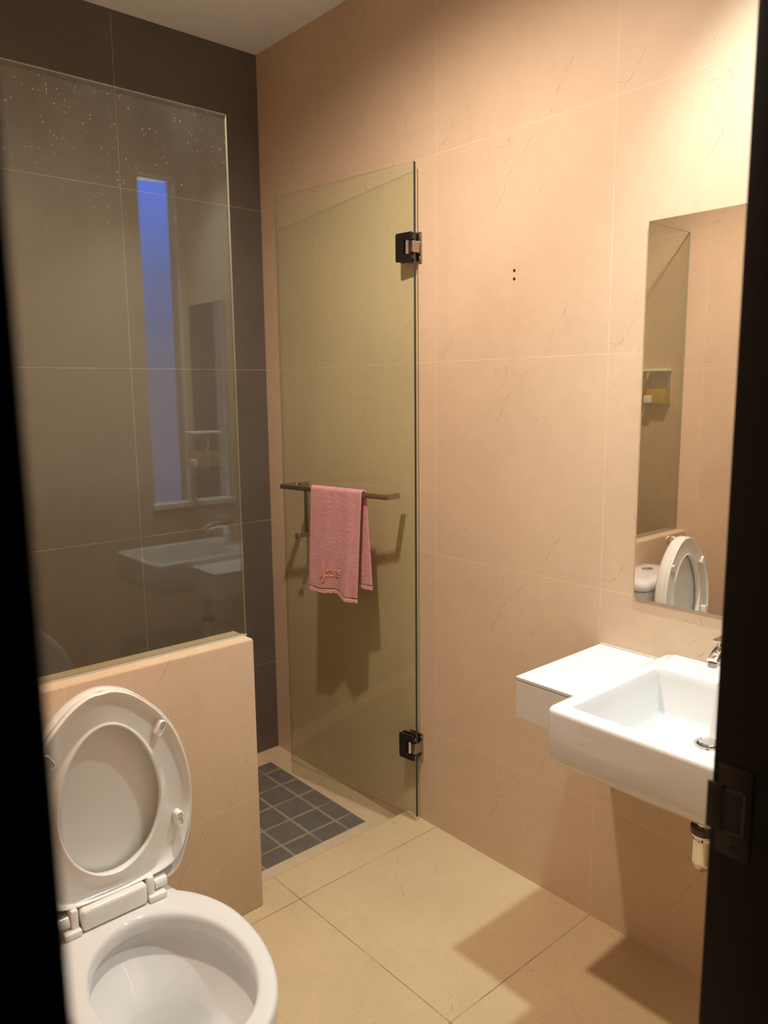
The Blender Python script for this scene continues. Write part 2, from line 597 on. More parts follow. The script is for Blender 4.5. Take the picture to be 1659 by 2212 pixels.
# shower floor: beige border that dips to the paver field
TX0, TX1, TY0, TY1 = -1.60, -0.105, -0.703, -0.098
bm = bmesh.new()
B0 = [Vector(p) for p in ((XL, STEP, SZ), (0, STEP, SZ), (0, 0, SZ), (XL, 0, SZ))]
B1 = [Vector(p) for p in ((TX0, TY0, SZ - 0.001), (TX1, TY0, SZ - 0.001), (TX1, TY1, SZ - 0.001), (TX0, TY1, SZ - 0.001))]
B2 = [Vector((p.x, p.y, SZ - 0.006)) for p in B1]
loft(bm, [B0, B1, B2])
struct('shower_border', bm, M['border'], fl)
bm = box(TX0, TX1, TY0, TY1, SZ - 0.03, SZ - 0.004)
struct('paving_field', bm, M['paver'], fl)

# half-height partition
PX, PY0, PY1, PZ = -0.652, -0.901, -0.800, 0.790
bm = box(XL, PX, PY0, PY1, 0.0, PZ - 0.001, bevel=0.004, seg=2)
pw = struct('wall_partition', bm, M['wall_y'], smooth=30)
bm = box(XL, PX - 0.0015, PY0 + 0.0035, PY1 - 0.001, PZ - 0.004, PZ + 0.0005, bevel=0.001, seg=1)
struct('coping', bm, M['coping'], pw)

# two old drilled holes in the right wall
for z in (1.769, 1.747):
    bm = bmesh.new()
    lathe(bm, [(0.0042, 0.0), (0.0042, -0.0006)], (0, -1.2465, z), 'X', 12)
    obj('screw_hole', bm, M['hole'], wr)

# black entrance door frame (jambs, head) with the lock's strike plate
bm = bmesh.new()
add_box(bm, FX0 - 0.015, DX0, YO - 0.002, YF + 0.004, 0, DH + 0.03, bevel=0.003)
add_box(bm, DX1, FX1 + 0.06, YO - 0.002, YF + 0.002, 0, DH + 0.03, bevel=0.003)
add_box(bm, DX0, DX1, YO - 0.002, YF + 0.004, DH, DH + 0.03, bevel=0.003)
dr = struct('door_1', bm, M['black'], smooth=30)
bm = bmesh.new()
add_box(bm, DX1 - 0.0015, DX1, -2.378, -2.345, 1.008, 1.099, bevel=0.0006)
add_box(bm, DX1 - 0.0035, DX1 - 0.0005, -2.352, -2.3355, 1.030, 1.078, bevel=0.001)
sp = struct('strike_plate', bm, M['black_metal'], dr, smooth=30)
bm = bmesh.new()
for a, b in (((1.032, 1.034), 0), ((1.074, 1.076), 0)):
    add_box(bm, DX1 - 0.0024, DX1 - 0.0012, -2.371, -2.351, a[0], a[1])
for y in (-2.371, -2.352):
    add_box(bm, DX1 - 0.0024, DX1 - 0.0012, y - 0.001, y + 0.001, 1.032, 1.076)
obj('latch_rim', bm, M['gunmetal'], sp, 0)
for z in (1.016, 1.090):
    bm = bmesh.new()
    lathe(bm, [(0.0035, -0.0015), (0.0033, -0.0024), (0.001, -0.0020)], (DX1, -2.362, z), 'X', 14)
    obj('screw', bm, M['black_metal'], sp)

# dark passage outside the door, an unseen closed box added to block sky light
bm = bmesh.new()
CX0, CX1, CY0, CY1 = -2.5, -0.55, -3.7, YO
add_box(bm, CX0 - .05, CX0, CY0, CY1, -0.05, 2.55)
add_box(bm, CX1, CX1 + .05, CY0, CY1, -0.05, 2.55)
add_box(bm, CX0 - .05, CX1 + .05, CY0 - .05, CY0, -0.05, 2.55)
add_box(bm, CX0 - .05, XL - T, CY1 - 0.0, CY1 + .05, -0.05, 2.55)
add_box(bm, CX0 - .05, CX1 + .05, CY0 - .05, CY1 + 0.05, 2.55, 2.6)
struct('wall_unseen_corridor', bm, M['dusk_wall'])
struct('floor_unseen_corridor', box(CX0 - .05, CX1 + .05, CY0 - .05, CY1, -0.05, -0.001), M['dusk_wall'])

# tall narrow window beside the mirror
bm = bmesh.new()
w = 0.007
for a in ((WX0, WX0 + w, WZ0, WZ1), (WX1 - w, WX1, WZ0, WZ1), (WX0, WX1, WZ0, WZ0 + w), (WX0, WX1, WZ1 - w, WZ1)):
    add_box(bm, a[0], a[1], -2.375, -2.35, a[2], a[3], bevel=0.002)
wn = struct('window_1', bm, M['white_paint'])
struct('pane', box(WX0 + w * .5, WX1 - w * .5, -2.364, -2.360, WZ0 + w * .5, WZ1 - w * .5), M['pane'], wn)
struct('sill', box(WX0 - 0.012, WX1 + 0.008, -2.375, YF + 0.014, WZ0 - 0.020, WZ0 + 0.004, bevel=0.002), M['white_paint'], wn)


# ------------------------------------------------------------------ ceiling downlights
def downlight(cfg, label):
    x, y, z = cfg['loc']
    t = thing('downlight', label, 'ceiling light', (x, y, ZC))
    bm = bmesh.new()
    lathe(bm, [(0.036, -0.012), (0.038, -0.004), (0.046, -0.004), (0.047, -0.001), (0.047, 0.0), (0.036, 0.0)], (x, y, ZC), n=40, cap=False)
    obj('trim_ring', bm, M['white_paint'], t)
    bm = bmesh.new()
    lathe(bm, [(0.0355, -0.0035), (0.0355, -0.0005)], (x, y, ZC), n=32)
    obj('lens', bm, M['lamp'], t)
    ld = bpy.data.lights.new('lamp_beam', 'SPOT')
    ld.energy = cfg['watts']
    ld.color = cfg['col']
    ld.spot_size = math.radians(cfg['angle'])
    ld.spot_blend = cfg['blend']
    ld.shadow_soft_size = cfg['size']
    lo = bpy.data.objects.new('lamp_beam', ld)
    COL.objects.link(lo)
    lo.parent = t
    lo.location = (0, 0, z - ZC - cfg['size'])
    return t


downlight(SPOT_SINK, 'round recessed ceiling downlight directly above the wash basin')
downlight(SPOT_ROOM, 'round recessed ceiling downlight in the middle of the ceiling before the glass door')

# ------------------------------------------------------------------ glass screen on the partition
t = thing('shower_screen', 'fixed hazy glass panel standing on the low tiled partition', 'shower screen', (-1.17, -0.852, PZ))
GX0, GX1, GY, GZ0, GZ1 = XL + 0.002, -0.647, -0.852, PZ + 0.0005, 2.131
bm = box(GX0, GX1, GY - 0.004, GY + 0.004, GZ0, GZ1)
for f in bm.faces:
    f.material_index = 0 if abs(f.calc_center_median().y - GY) > 0.003 else 1
obj('glass_panel', bm, [M['glass_screen'], M['glass_edge_pale']], t, 0)
bm = bmesh.new()
tube(bm, [(GX0, GY - 0.005, GZ0 + 0.001), (GX1, GY - 0.005, GZ0 + 0.001)], 0.0025, 8)
tube(bm, [(GX0, GY + 0.006, GZ0 + 0.001), (GX1 - 0.006, GY + 0.006, GZ0 + 0.001)], 0.003, 8)
obj('sealant_bead', bm, M['sealant'], t)

# ------------------------------------------------------------------ glass door folded against the right wall
HN = Vector((-0.030, -0.881))
FR = Vector((-0.112, -0.260))
DL = (FR - HN).length
ANG = math.atan2(FR.y - HN.y, FR.x - HN.x)
DM = Matrix.Translation(Vector((HN.x, HN.y, 0))) @ Matrix.Rotation(ANG, 4, 'Z')   # local x along the door, y towards the room
DZ0, DZ1 = 0.017, 2.1245
t = thing('shower_door', 'clear green-tinted frameless glass door swung open along the right wall', 'glass door', (HN.x, HN.y, 0), ANG)
bm = box(0.0, DL, -0.010, 0.0, DZ0, DZ1)
for f in bm.faces:
    c_ = f.calc_center_median()
    f.material_index = 0 if abs(c_.y + 0.005) > 0.003 else 1 if c_.x < 0.01 else 2
obj('glass_leaf', bm, [M['glass_door'], M['glass_edge_dark'], M['glass_edge_tint']], t, 0, DM)


def hinge(z0, z1):
    h = z1 - z0
    # clamp plate in front of the glass: a C open towards the hinge side
    def cplate(y0, y1):
        c0, c1, ud, ue, r = z0 + h * 0.25, z0 + h * 0.73, 0.034, 0.066, 0.006
        pts = [(0.004, z0), (ue - r, z0), (ue - r * .3, z0 + r * .3), (ue, z0 + r), (ue, z1 - r), (ue - r * .3, z1 - r * .3), (ue - r, z1), (0.004, z1),
               (0.004, c1), (ud, c1), (ud, c0), (0.004, c0)]
        b = bmesh.new()
        lo = [b.verts.new((x, y0, z)) for x, z in pts]
        hi = [b.verts.new((x, y1, z)) for x, z in pts]
        b.faces.new(lo)
        b.faces.new(hi)
        for i in range(len(pts)):
            j = (i + 1) % len(pts)
            b.faces.new((lo[i], lo[j], hi[j], hi[i]))
        return b
    hp = obj('hinge', cplate(0.0005, 0.0075), M['gunmetal'], t, 30, DM)
    obj('back_clamp', cplate(-0.0175, -0.0105), M['gunmetal'], hp, 30, DM)
    zm0, zm1 = z0 + h * 0.26, z0 + h * 0.72
    bm = bmesh.new()
    lathe(bm, [(0.0075, zm0), (0.0075, zm1)], (0.024, 0.0005, 0), n=20)
    obj('barrel', bm, M['chrome'], hp, 40, DM)
    bm = bmesh.new()
    # arm from the barrel to the wall, wall plate screwed flat on the tiles
    a = DM @ Vector((0.02, 0.0, 0))
    add_box(bm, a.x - 0.006, -0.006, a.y - 0.024, a.y - 0.004, zm0 + 0.002, zm1 - 0.002, bevel=0.003)
    add_box(bm, -0.0065, -0.0005, -0.888, -0.828, z0 - 0.002, z1 + 0.002, bevel=0.002)
    obj('wall_plate', bm, M['steel'], hp, 30)
    for zz in (z0 + 0.01, z1 - 0.01):
        bm = bmesh.new()
        lathe(bm, [(0.005, -0.0065), (0.0045, -0.0085), (0.001, -0.009)], (0, -0.880, zz), 'X', 16)
        obj('screw', bm, M['chrome'], hp)
    for zz in (z0 + h * 0.15, z0 + h * 0.84):
        bm = box(0.001, 0.009, -0.0102, 0.0002, zz - 0.005, zz + 0.005, bevel=0.001)
        obj('clip', bm, M['chrome'], hp, 30, DM)


hinge(1.838, 1.923)
hinge(0.221, 0.308)

# combined towel bar (room side) and pull handle (shower side)
ZB0, ZB1, YB = 1.106, 1.122, 0.066
bm = bmesh.new()
add_box(bm, 0.056, 0.567, YB - 0.010, YB, ZB0, ZB1, bevel=0.0012)
for ux in (0.058, 0.548):
    add_box(bm, ux - 0.002, ux + 0.019, 0.007, YB - 0.005, ZB0, ZB1, bevel=0.0012)
hd = obj('towel_bar', bm, M['steel'], t, 30, DM)
for ux, zz in ((0.0665, 1.114), (0.5575, 1.114), (0.549, 0.927)):
    bm = box(ux - 0.0108, ux + 0.0108, -0.0005 if zz > 1 else 0.0, 0.0068, zz - 0.0092, zz + 0.0092, bevel=0.001)
    obj('bolt_cap', bm, M['chrome'], hd, 30, DM)
bm = bmesh.new()
add_box(bm, 0.538, 0.558, -0.050, -0.040, 0.918, 1.122, bevel=0.0012)
add_box(bm, 0.540, 0.556, -0.045, -0.011, 0.919, 0.935, bevel=0.001)
add_box(bm, 0.540, 0.556, -0.045, -0.011, 1.105, 1.121, bevel=0.001)
obj('pull_handle', bm, M['steel'], t, 30, DM)

# ------------------------------------------------------------------ pink towel over the bar
tw = thing('towel', 'dusty pink terry hand towel folded over the steel bar of the glass door', 'towel', tuple(DM @ Vector((0.285, YB, 1.125))), ANG)
TZ = 1.1265


def tow_front(u, s):
    """front leaf: u 0..1 from picture left to right, s metres below the top"""
    k = min(s / 0.36, 1.0)
    left = 0.398 + 0.014 * k
    right = 0.163 + 0.023 * k
    x = left + (right - left) * u
    wv = 0.004 * math.sin(u * 7.0 + 0.8) * k + 0.0035 * math.sin(u * 15 + s * 9) * k * k
    wv += 0.010 * k * max(0.0, 1 - abs(u - 0.80) / 0.22) ** 2
    y = YB + 0.0065 + wv + 0.004 * k
    return Vector((x, y, TZ - s))


def tow_back(u, s):
    k = min(s / 0.34, 1.0)
    left = 0.398 - 0.004 * k
    right = 0.163 - 0.014 * k
    x = left + (right - left) * u
    y = YB - 0.0165 - 0.010 * k + 0.003 * math.sin(u * 9.0) * k
    return Vector((x, y, TZ - s))


def front_len(u):
    return 0.349 + 0.010 * max(0.0, min(1.0, (u - 0.62) / 0.16)) + 0.003 * math.sin(u * 9)


def fuzz(p, n=0.0012):
    q = Vector(p) * 240
    return p + Vector((mnoise.noise(q), mnoise.noise(q + Vector((31, 7, 5))) * 1.3, mnoise.noise(q + Vector((3, 91, 15))))) * n


NU, NF, NB = 56, 80, 70
bm = bmesh.new()
loops = []
for i in range(NF + 1):
    row = []
    for j in range(NU + 1):
        u = j / NU
        row.append(fuzz(tow_front(u, front_len(u) * (1 - i / NF) + 0.008 * (i / NF))))
    loops.append(row)
for i in range(1, 8):
    a = PI * i / 8
    row = []
    for j in range(NU + 1):
        u = j / NU
        f_, b_ = tow_front(u, 0.008), tow_back(u, 0.008)
        mid, hv = (f_ + b_) * 0.5, (f_ - b_) * 0.5
        row.append(fuzz(mid + hv * math.cos(a) + Vector((0, 0, 0.0095 * math.sin(a)))))
    loops.append(row)
for i in range(NB + 1):
    loops.append([fuzz(tow_back(j / NU, 0.008 + (0.318 - 0.008) * i / NB)) for j in range(NU + 1)])
loft(bm, loops, closed=False)
cl = obj('cloth', bm, M['towel'], tw, 80, DM)
md = cl.modifiers.new('pile', 'SOLIDIFY')
md.thickness = 0.006
md.offset = 0.0


def hem(fn, s0, s1):
    b = bmesh.new()
    lp = []
    for i in range(7):
        k = i / 6
        row = []
        for j in range(NU + 1):
            u = j / NU
            a = s0(u) if callable(s0) else s0
            bb = s1(u) if callable(s1) else s1
            row.append(fuzz(fn(u, a + (bb - a) * k), 0.0016))
        lp.append(row)
    loft(b, lp, closed=False)
    o = obj('hem', b, M['hem'], tw, 80, DM)
    m2 = o.modifiers.new('pile', 'SOLIDIFY')
    m2.thickness = 0.0078
    m2.offset = 0.0
    return o


hem(tow_front, lambda u: front_len(u) + 0.0028, lambda u: front_len(u) + 0.0155).__setitem__('label', 'paler pink front hem')
hem(tow_back, 0.3205, 0.333).__setitem__('label', 'paler pink back hem')


def on_towel(x, z, lift=0.0042):
    s = TZ - z
    u = (0.398 + 0.014 * min(s / .36, 1) - x) / (0.235 - 0.009 * min(s / .36, 1))
    return Vector((x, tow_front(u, s).y + lift, z))


def lettering(body, x_left, z_base, width, height, tilt, bmt):
    cu = bpy.data.curves.new('lettering', 'FONT')
    cu.body = body
    cu.size = 1.0
    cu.offset = -0.026
    cu.resolution_u = 3
    to = bpy.data.objects.new('lettering_tmp', cu)
    COL.objects.link(to)
    dg = bpy.context.evaluated_depsgraph_get()
    me = bpy.data.meshes.new_from_object(to.evaluated_get(dg))
    bpy.data.objects.remove(to)
    bpy.data.curves.remove(cu)
    xs = [v.co.x for v in me.vertices]
    ys = [v.co.y for v in me.vertices]
    b = bmesh.new()
    b.from_mesh(me)
    bpy.data.meshes.remove(me)
    geo = bmesh.ops.extrude_face_region(b, geom=b.faces[:])
    top = {v for v in geo['geom'] if isinstance(v, bmesh.types.BMVert)}
    for v in b.verts:
        fx = (v.co.x - min(xs)) / (max(xs) - min(xs)) * width
        fz = (v.co.y - min(ys)) / (max(ys) - min(ys)) * height
        v.co = on_towel(x_left - fx, z_base + fz + fx * tilt, 0.0056 if v in top else 0.002)
    merge(bmt, b)


bm = bmesh.new()
lettering('COZY', 0.3295, 0.8215, 0.0755, 0.0150, 0.09, bm)
lettering('FLEET HOUSE', 0.3290, 0.8395, 0.0745, 0.0052, 0.09, bm)
obj('embroidered_lettering', bm, M['thread'], tw, 0, DM)
EMB = [[(.3404, .8734), (.3397, .8639), (.3384, .8524), (.3376, .8463), (.3395, .8398), (.3404, .8335)],
       [(.3376, .8463), (.3409, .8472), (.3436, .8399), (.3457, .8327), (.3425, .838), (.3390, .843)],
       [(.3404, .8335), (.3458, .8286), (.3416, .8251), (.3442, .8205), (.351, .8174), (.3559, .8132), (.357, .8096), (.3512, .8112), (.3482, .8144)],
       [(.3449, .799), (.3371, .8019), (.3312, .8066), (.3297, .81), (.3351, .806), (.3428, .8049), (.3436, .8068)],
       [(.3457, .8327), (.339, .8323), (.3363, .8265), (.3357, .8163), (.3309, .8156), (.3261, .8171)]]
bm = bmesh.new()
for k, ln in enumerate(EMB):
    tube(bm, [on_towel(x, z, 0.0045) for x, z in ln], 0.0010 if k else 0.0014, 6)
obj('embroidered_emblem', bm, M['gold'], tw, 60, DM)

# ------------------------------------------------------------------ toilet
TX = -1.175
N = 96


def radial(poly, c, n=N):
    """resample a closed star-shaped polyline by angle around c (starting at the front, -y)"""
    out = []
    m = len(poly)
    for i in range(n):
        a = -PI / 2 + 2 * PI * i / n
        d = (math.cos(a), math.sin(a))
        bestt = None
        for k in range(m):
            p, q = poly[k], poly[(k + 1) % m]
            ex, ey = q[0] - p[0], q[1] - p[1]
            den = d[0] * ey - d[1] * ex
            if abs(den) < 1e-12:
                continue
            px, py = p[0] - c[0], p[1] - c[1]
            tt = (px * ey - py * ex) / den
            ss = (px * d[1] - py * d[0]) / den
            if tt > 0 and -1e-6 <= ss <= 1 + 1e-6 and (bestt is None or tt > bestt):
                bestt = tt
        out.append((c[0] + d[0] * bestt, c[1] + d[1] * bestt))
    return out


right = []
for k in range(25):
    a = PI / 2 * k / 24
    right.append((0.183 * math.sin(a), -1.385 - 0.287 * math.cos(a)))
for k in range(1, 13):
    dy = 0.177 * k / 12
    right.append((0.183 * math.sqrt(1 - (dy / 0.2346) ** 2), -1.385 + dy))
right += [(0.118, -1.19), (0.117, -1.10)]
OUT = radial(right + [(-x, y) for x, y in reversed(right[1:])], (0, -1.40))
inn = []
for k in range(180):
    a = 2 * PI * k / 180 - PI / 2
    inn.append((0.136 * math.cos(a), -1.43 + (0.196 if math.sin(a) < 0 else 0.180) * math.sin(a)))
INN = radial(inn, (0, -1.40))


def grow(lp, d, c=(0, -1.40)):
    out = []
    n = len(lp)
    for i in range(n):
        p, q = lp[i - 1], lp[(i + 1) % n]
        tx, ty = q[0] - p[0], q[1] - p[1]
        l = math.hypot(tx, ty)
        out.append((lp[i][0] + ty / l * d, lp[i][1] - tx / l * d))
    return out


def scl(lp, sxx, syy, c):
    return [(x * sxx, c + (y - c) * syy) for x, y in lp]


def at(lp, z):
    return [Vector((TX + x, y, z)) for x, y in lp]


toi = thing('toilet', 'white close-coupled toilet with raised seat and lid in front of the partition', 'toilet', (TX, -1.2, 0))
bm = bmesh.new()
loops = [at(scl(OUT, 0.60, 0.74, -1.0), 0.0), at(scl(OUT, 0.60, 0.75, -1.0), 0.06), at(scl(OUT, 0.66, 0.80, -1.0), 0.14),
         at(scl(OUT, 0.80, 0.88, -1.0), 0.22), at(scl(OUT, 0.93, 0.96, -1.0), 0.30), at(grow(OUT, -0.003), 0.345), at(OUT, 0.365),
         at(OUT, 0.390), at(grow(OUT, -0.002), 0.3955), at(grow(OUT, -0.007), 0.399), at(grow(OUT, -0.013), 0.400),
         at(grow(INN, 0.011), 0.400), at(grow(INN, 0.005), 0.3985), at(grow(INN, 0.001), 0.394), at(grow(INN, -0.001), 0.385),
         at(INN, 0.368), at(grow(INN, 0.006), 0.3655), at(grow(INN, 0.013), 0.363), at(grow(INN, 0.014), 0.352)]
for z, a, yf, yb in ((0.335, 0.142, -1.624, -1.240), (0.312, 0.128, -1.592, -1.258), (0.285, 0.106, -1.545, -1.288), (0.265, 0.092, -1.51, -1.305),
                     (0.245, 0.080, -1.475, -1.318), (0.225, 0.066, -1.45, -1.328), (0.205, 0.052, -1.43, -1.336), (0.188, 0.044, -1.42, -1.345), (0.165, 0.040, -1.415, -1.35),
                     (0.13, 0.036, -1.41, -1.353)):
    yc, b_ = (yf + yb) / 2, (yb - yf) / 2
    loops.append([Vector((TX + a * math.cos(2 * PI * i / N - PI / 2), yc + b_ * math.sin(2 * PI * i / N - PI / 2), z)) for i in range(N)])
loft(bm, loops, cap0=True, cap1=True)
# rear plinth that carries the cistern
plin = [rrect(TX - 0.128, TX + 0.128, -1.16, -0.906, z, 0.03) for z in (0.0, 0.385)]
loft(bm, plin, True, False)
loft(bm, [rrect(TX - 0.128, TX + 0.128, -1.16, -0.906, 0.385, 0.03), rrect(TX - 0.123, TX + 0.123, -1.155, -0.911, 0.397, 0.028)], False, True)
bowl = obj('bowl', bm, M['ceramic'], toi, 50)
bm = bmesh.new()
b_ = [Vector((TX + 0.0845 * math.cos(2 * PI * i / 64), -1.397 + 0.084 * math.sin(2 * PI * i / 64), 0.252)) for i in range(64)]
bm.faces.new([bm.verts.new(p) for p in b_])
obj('water', bm, M['water'], toi, 0)

# cistern
KX0, KX1, KY0, KY1 = TX - 0.178, TX + 0.178, -1.112, -0.906
bm = bmesh.new()
loft(bm, [rrect(KX0 + 0.03, KX1 - 0.03, KY0 + 0.02, KY1, 0.395, 0.03), rrect(KX0 + 0.012, KX1 - 0.012, KY0 + 0.008, KY1, 0.44, 0.035),
          rrect(KX0 + 0.004, KX1 - 0.004, KY0 + 0.004, KY1, 0.655, 0.04)], True, True)
ck = obj('cistern', bm, M['ceramic'], toi, 50)
bm = bmesh.new()
loft(bm, [rrect(KX0, KX1, KY0, KY1, 0.659, 0.042), rrect(KX0 - 0.002, KX1 + 0.002, KY0 - 0.002, KY1, 0.668, 0.043), rrect(KX0, KX1, KY0, KY1, 0.685, 0.042),
          rrect(KX0 + 0.012, KX1 - 0.012, KY0 + 0.012, KY1 - 0.012, 0.697, 0.035), rrect(KX0 + 0.05, KX1 - 0.05, KY0 + 0.05, KY1 - 0.05, 0.701, 0.03)], True, True)
lidk = obj('cistern_lid', bm, M['ceramic'], ck, 50)
bm = bmesh.new()
lathe(bm, [(0.024, 0.699), (0.024, 0.705), (0.021, 0.7065), (0.019, 0.7045), (0.0, 0.7045)], (TX - 0.03, -1.00, 0), n=32, cap=False)
obj('flush_button', bm, M['chrome'], ck, 40)

# raised seat and lid, leaning back a few degrees; s runs up from the hinge, d towards the room
LEAN = math.radians(2.5)
SO = Vector((TX, -1.204, 0.420))
SUP = Vector((0, math.sin(LEAN), math.cos(LEAN)))
SDN = Vector((0, -math.cos(LEAN), math.sin(LEAN)))


def sp_(x, s, d):
    return SO + Vector((x, 0, 0)) + SUP * s + SDN * d


PROF = [(0.0, 0.085), (0.003, 0.118), (0.012, 0.136), (0.045, 0.152), (0.087, 0.168), (0.143, 0.178), (0.203, 0.180), (0.266, 0.171), (0.324, 0.152), (0.365, 0.128), (0.395, 0.102),
        (0.425, 0.070), (0.440, 0.043), (0.447, 0.02)]
lidp = [(w_, s_) for s_, w_ in PROF] + [(0.0, 0.4495)] + [(-w_, s_) for s_, w_ in reversed(PROF)]


def chaikin(poly, it=2):
    for _ in range(it):
        o2 = []
        for k in range(len(poly)):
            p, q = poly[k], poly[(k + 1) % len(poly)]
            o2 += [(0.75 * p[0] + 0.25 * q[0], 0.75 * p[1] + 0.25 * q[1]), (0.25 * p[0] + 0.75 * q[0], 0.25 * p[1] + 0.75 * q[1])]
        poly = o2
    return poly


SCN = (0.0, 0.215)
LID = radial(chaikin(lidp, 2), SCN)
ringp = [(w_ - 0.0055, s_) for s_, w_ in PROF if s_ > 0.1]
ringp = [(0.060, 0.026), (0.110, 0.031), (0.135, 0.046), (0.152, 0.075)] + ringp
ringp = ringp + [(0.0, 0.444)] + [(-x, s_) for x, s_ in reversed(ringp)]
RNG = radial(chaikin(ringp, 2), SCN)
hp = []
for k in range(120):
    a = 2 * PI * k / 120
    sn = math.sin(a)
    hp.append((0.104 * math.cos(a) * (1 - 0.10 * max(0, sn)), 0.212 + (0.163 if sn > 0 else 0.145) * sn))
HOLE = radial(hp, SCN)


def blend(a, b, q):
    return [(p[0] + (r[0] - p[0]) * q, p[1] + (r[1] - p[1]) * q) for p, r in zip(a, b)]


def sl(lp, d):
    return [sp_(x, s, d) for x, s in lp]


bm = bmesh.new()
sec = [(0.0, -0.008), (0.0, -0.0005), (0.03, 0.001), (0.06, 0.0005), (0.10, -0.002), (0.25, -0.006), (0.45, -0.0095), (0.65, -0.011), (0.80, -0.009), (0.89, -0.003), (0.93, 0.0015), (0.965, 0.003), (0.99, 0.0015), (1.0, -0.002),
       (1.0, -0.020), (0.9, -0.023), (0.5, -0.025), (0.1, -0.023)]
loft(bm, [sl(blend(HOLE, RNG, q), d) for q, d in sec], ring=True)
seat = obj('seat', bm, M['plastic'], toi, 60)
for bx, bs, rot in ((0.113, 0.340, -0.55), (0.140, 0.130, 0.0), (-0.113, 0.340, 0.55), (-0.140, 0.130, 0.0)):
    bm = bmesh.new()

    def cap_(wd_, hl, d):
        lp = []
        for k in range(24):
            a = 2 * PI * k / 24
            x = wd_ * math.cos(a)
            y = wd_ * math.sin(a) + (hl if math.sin(a) > 0 else -hl)
            lp.append(sp_(bx + x * math.cos(rot) - y * math.sin(rot), bs + x * math.sin(rot) + y * math.cos(rot), d))
        return lp
    loft(bm, [cap_(0.0085, 0.0085, -0.011), cap_(0.008, 0.0085, 0.0085), cap_(0.007, 0.0085, 0.010), cap_(0.0055, 0.0085, 0.010), cap_(0.005, 0.0085, 0.004)], False, True)
    bp = obj('bumper', bm, M['plastic'], seat, 40)
    bm = bmesh.new()
    for sgn in (-1, 1):
        cx, cs = bx - math.sin(rot) * 0.008 * sgn, bs + math.cos(rot) * 0.008 * sgn
        loft(bm, [[sp_(cx + r_ * math.cos(2 * PI * k / 12), cs + r_ * math.sin(2 * PI * k / 12), d) for k in range(12)] for r_, d in ((0.003, 0.0035), (0.003, 0.0085))], False, True)
    obj('bumper_pin', bm, M['plastic'], bp, 40)

bm = bmesh.new()
lsec = [(0.0, -0.0095, 1), (-0.0009, -0.008, 0), (-0.0030, -0.008, 0), (-0.0038, -0.0095, 0), (-0.0045, -0.028, 0), (-0.006, -0.031, 0)]
front = [sl(grow(LID, -abs(o_)), d) for o_, d, _ in lsec]
INL = grow(LID, -0.008)
front += [sl(blend(INL, [SCN] * N, q), d) for q, d in ((0.1, -0.033), (0.3, -0.034), (0.7, -0.034))]
back = [sl(LID, -0.036), sl(grow(LID, -0.004), -0.044), sl(grow(LID, -0.016), -0.049), sl(grow(LID, -0.06), -0.052)]
loft(bm, list(reversed(front)) + back, True, True)
lid = obj('lid', bm, M['plastic'], toi, 50)

# hinge hardware on the rim deck
bm = box(TX - 0.082, TX + 0.053, -1.222, -1.180, 0.401, 0.446, bevel=0.007, seg=3)
hb = obj('hinge_cover', bm, M['plastic'], toi, 40)
for x0, x1 in ((0.057, 0.072), (-0.101, -0.086)):
    bm = box(TX + x0, TX + x1, -1.216, -1.184, 0.404, 0.452, bevel=0.005, seg=2)
    obj('hinge_arm', bm, M['plastic'], toi, 40)
for x0, x1 in ((0.055, 0.094), (-0.118, -0.084)):
    bm = bmesh.new()
    add_box(bm, TX + x0, TX + x1, -1.226, -1.172, 0.3995, 0.414, bevel=0.004, seg=2)
    obj('hinge_base', bm, M['plastic'], toi, 40)
for x0, x1 in ((0.074, 0.100), (-0.125, -0.103)):
    bm = bmesh.new()
    lathe(bm, [(0.0135, x0), (0.0135, x1)], (TX, -1.200, 0.427), 'X', 20)
    obj('hinge_knuckle', bm, M['plastic'], toi, 40)

# round chrome fitting of unclear use on the partition behind the toilet
t = thing('wall_fitting', 'small round chrome hook on a white collar, fixed to the partition above the toilet tank', 'fitting', (-1.53, PY0, 0.772))
bm = bmesh.new()
lathe(bm, [(0.012, 0.0), (0.012, -0.012), (0.010, -0.030)], (-1.545, PY0, 0.772), 'Y', 24)
lathe(bm, [(0.004, -0.020), (0.0135, -0.018), (0.0145, -0.012), (0.0145, 0.010), (0.0135, 0.012)], (-1.540, PY0 - 0.026, 0.772), 'X', 28)
obj('collar', bm, M['plastic'], t)
bm = bmesh.new()
lathe(bm, [(0.0135, 0.012), (0.0155, 0.016), (0.0155, 0.022), (0.012, 0.028), (0.006, 0.031), (0.001, 0.0315)], (-1.540, PY0 - 0.026, 0.772), 'X', 28)
obj('chrome_cap', bm, M['chrome'], t)

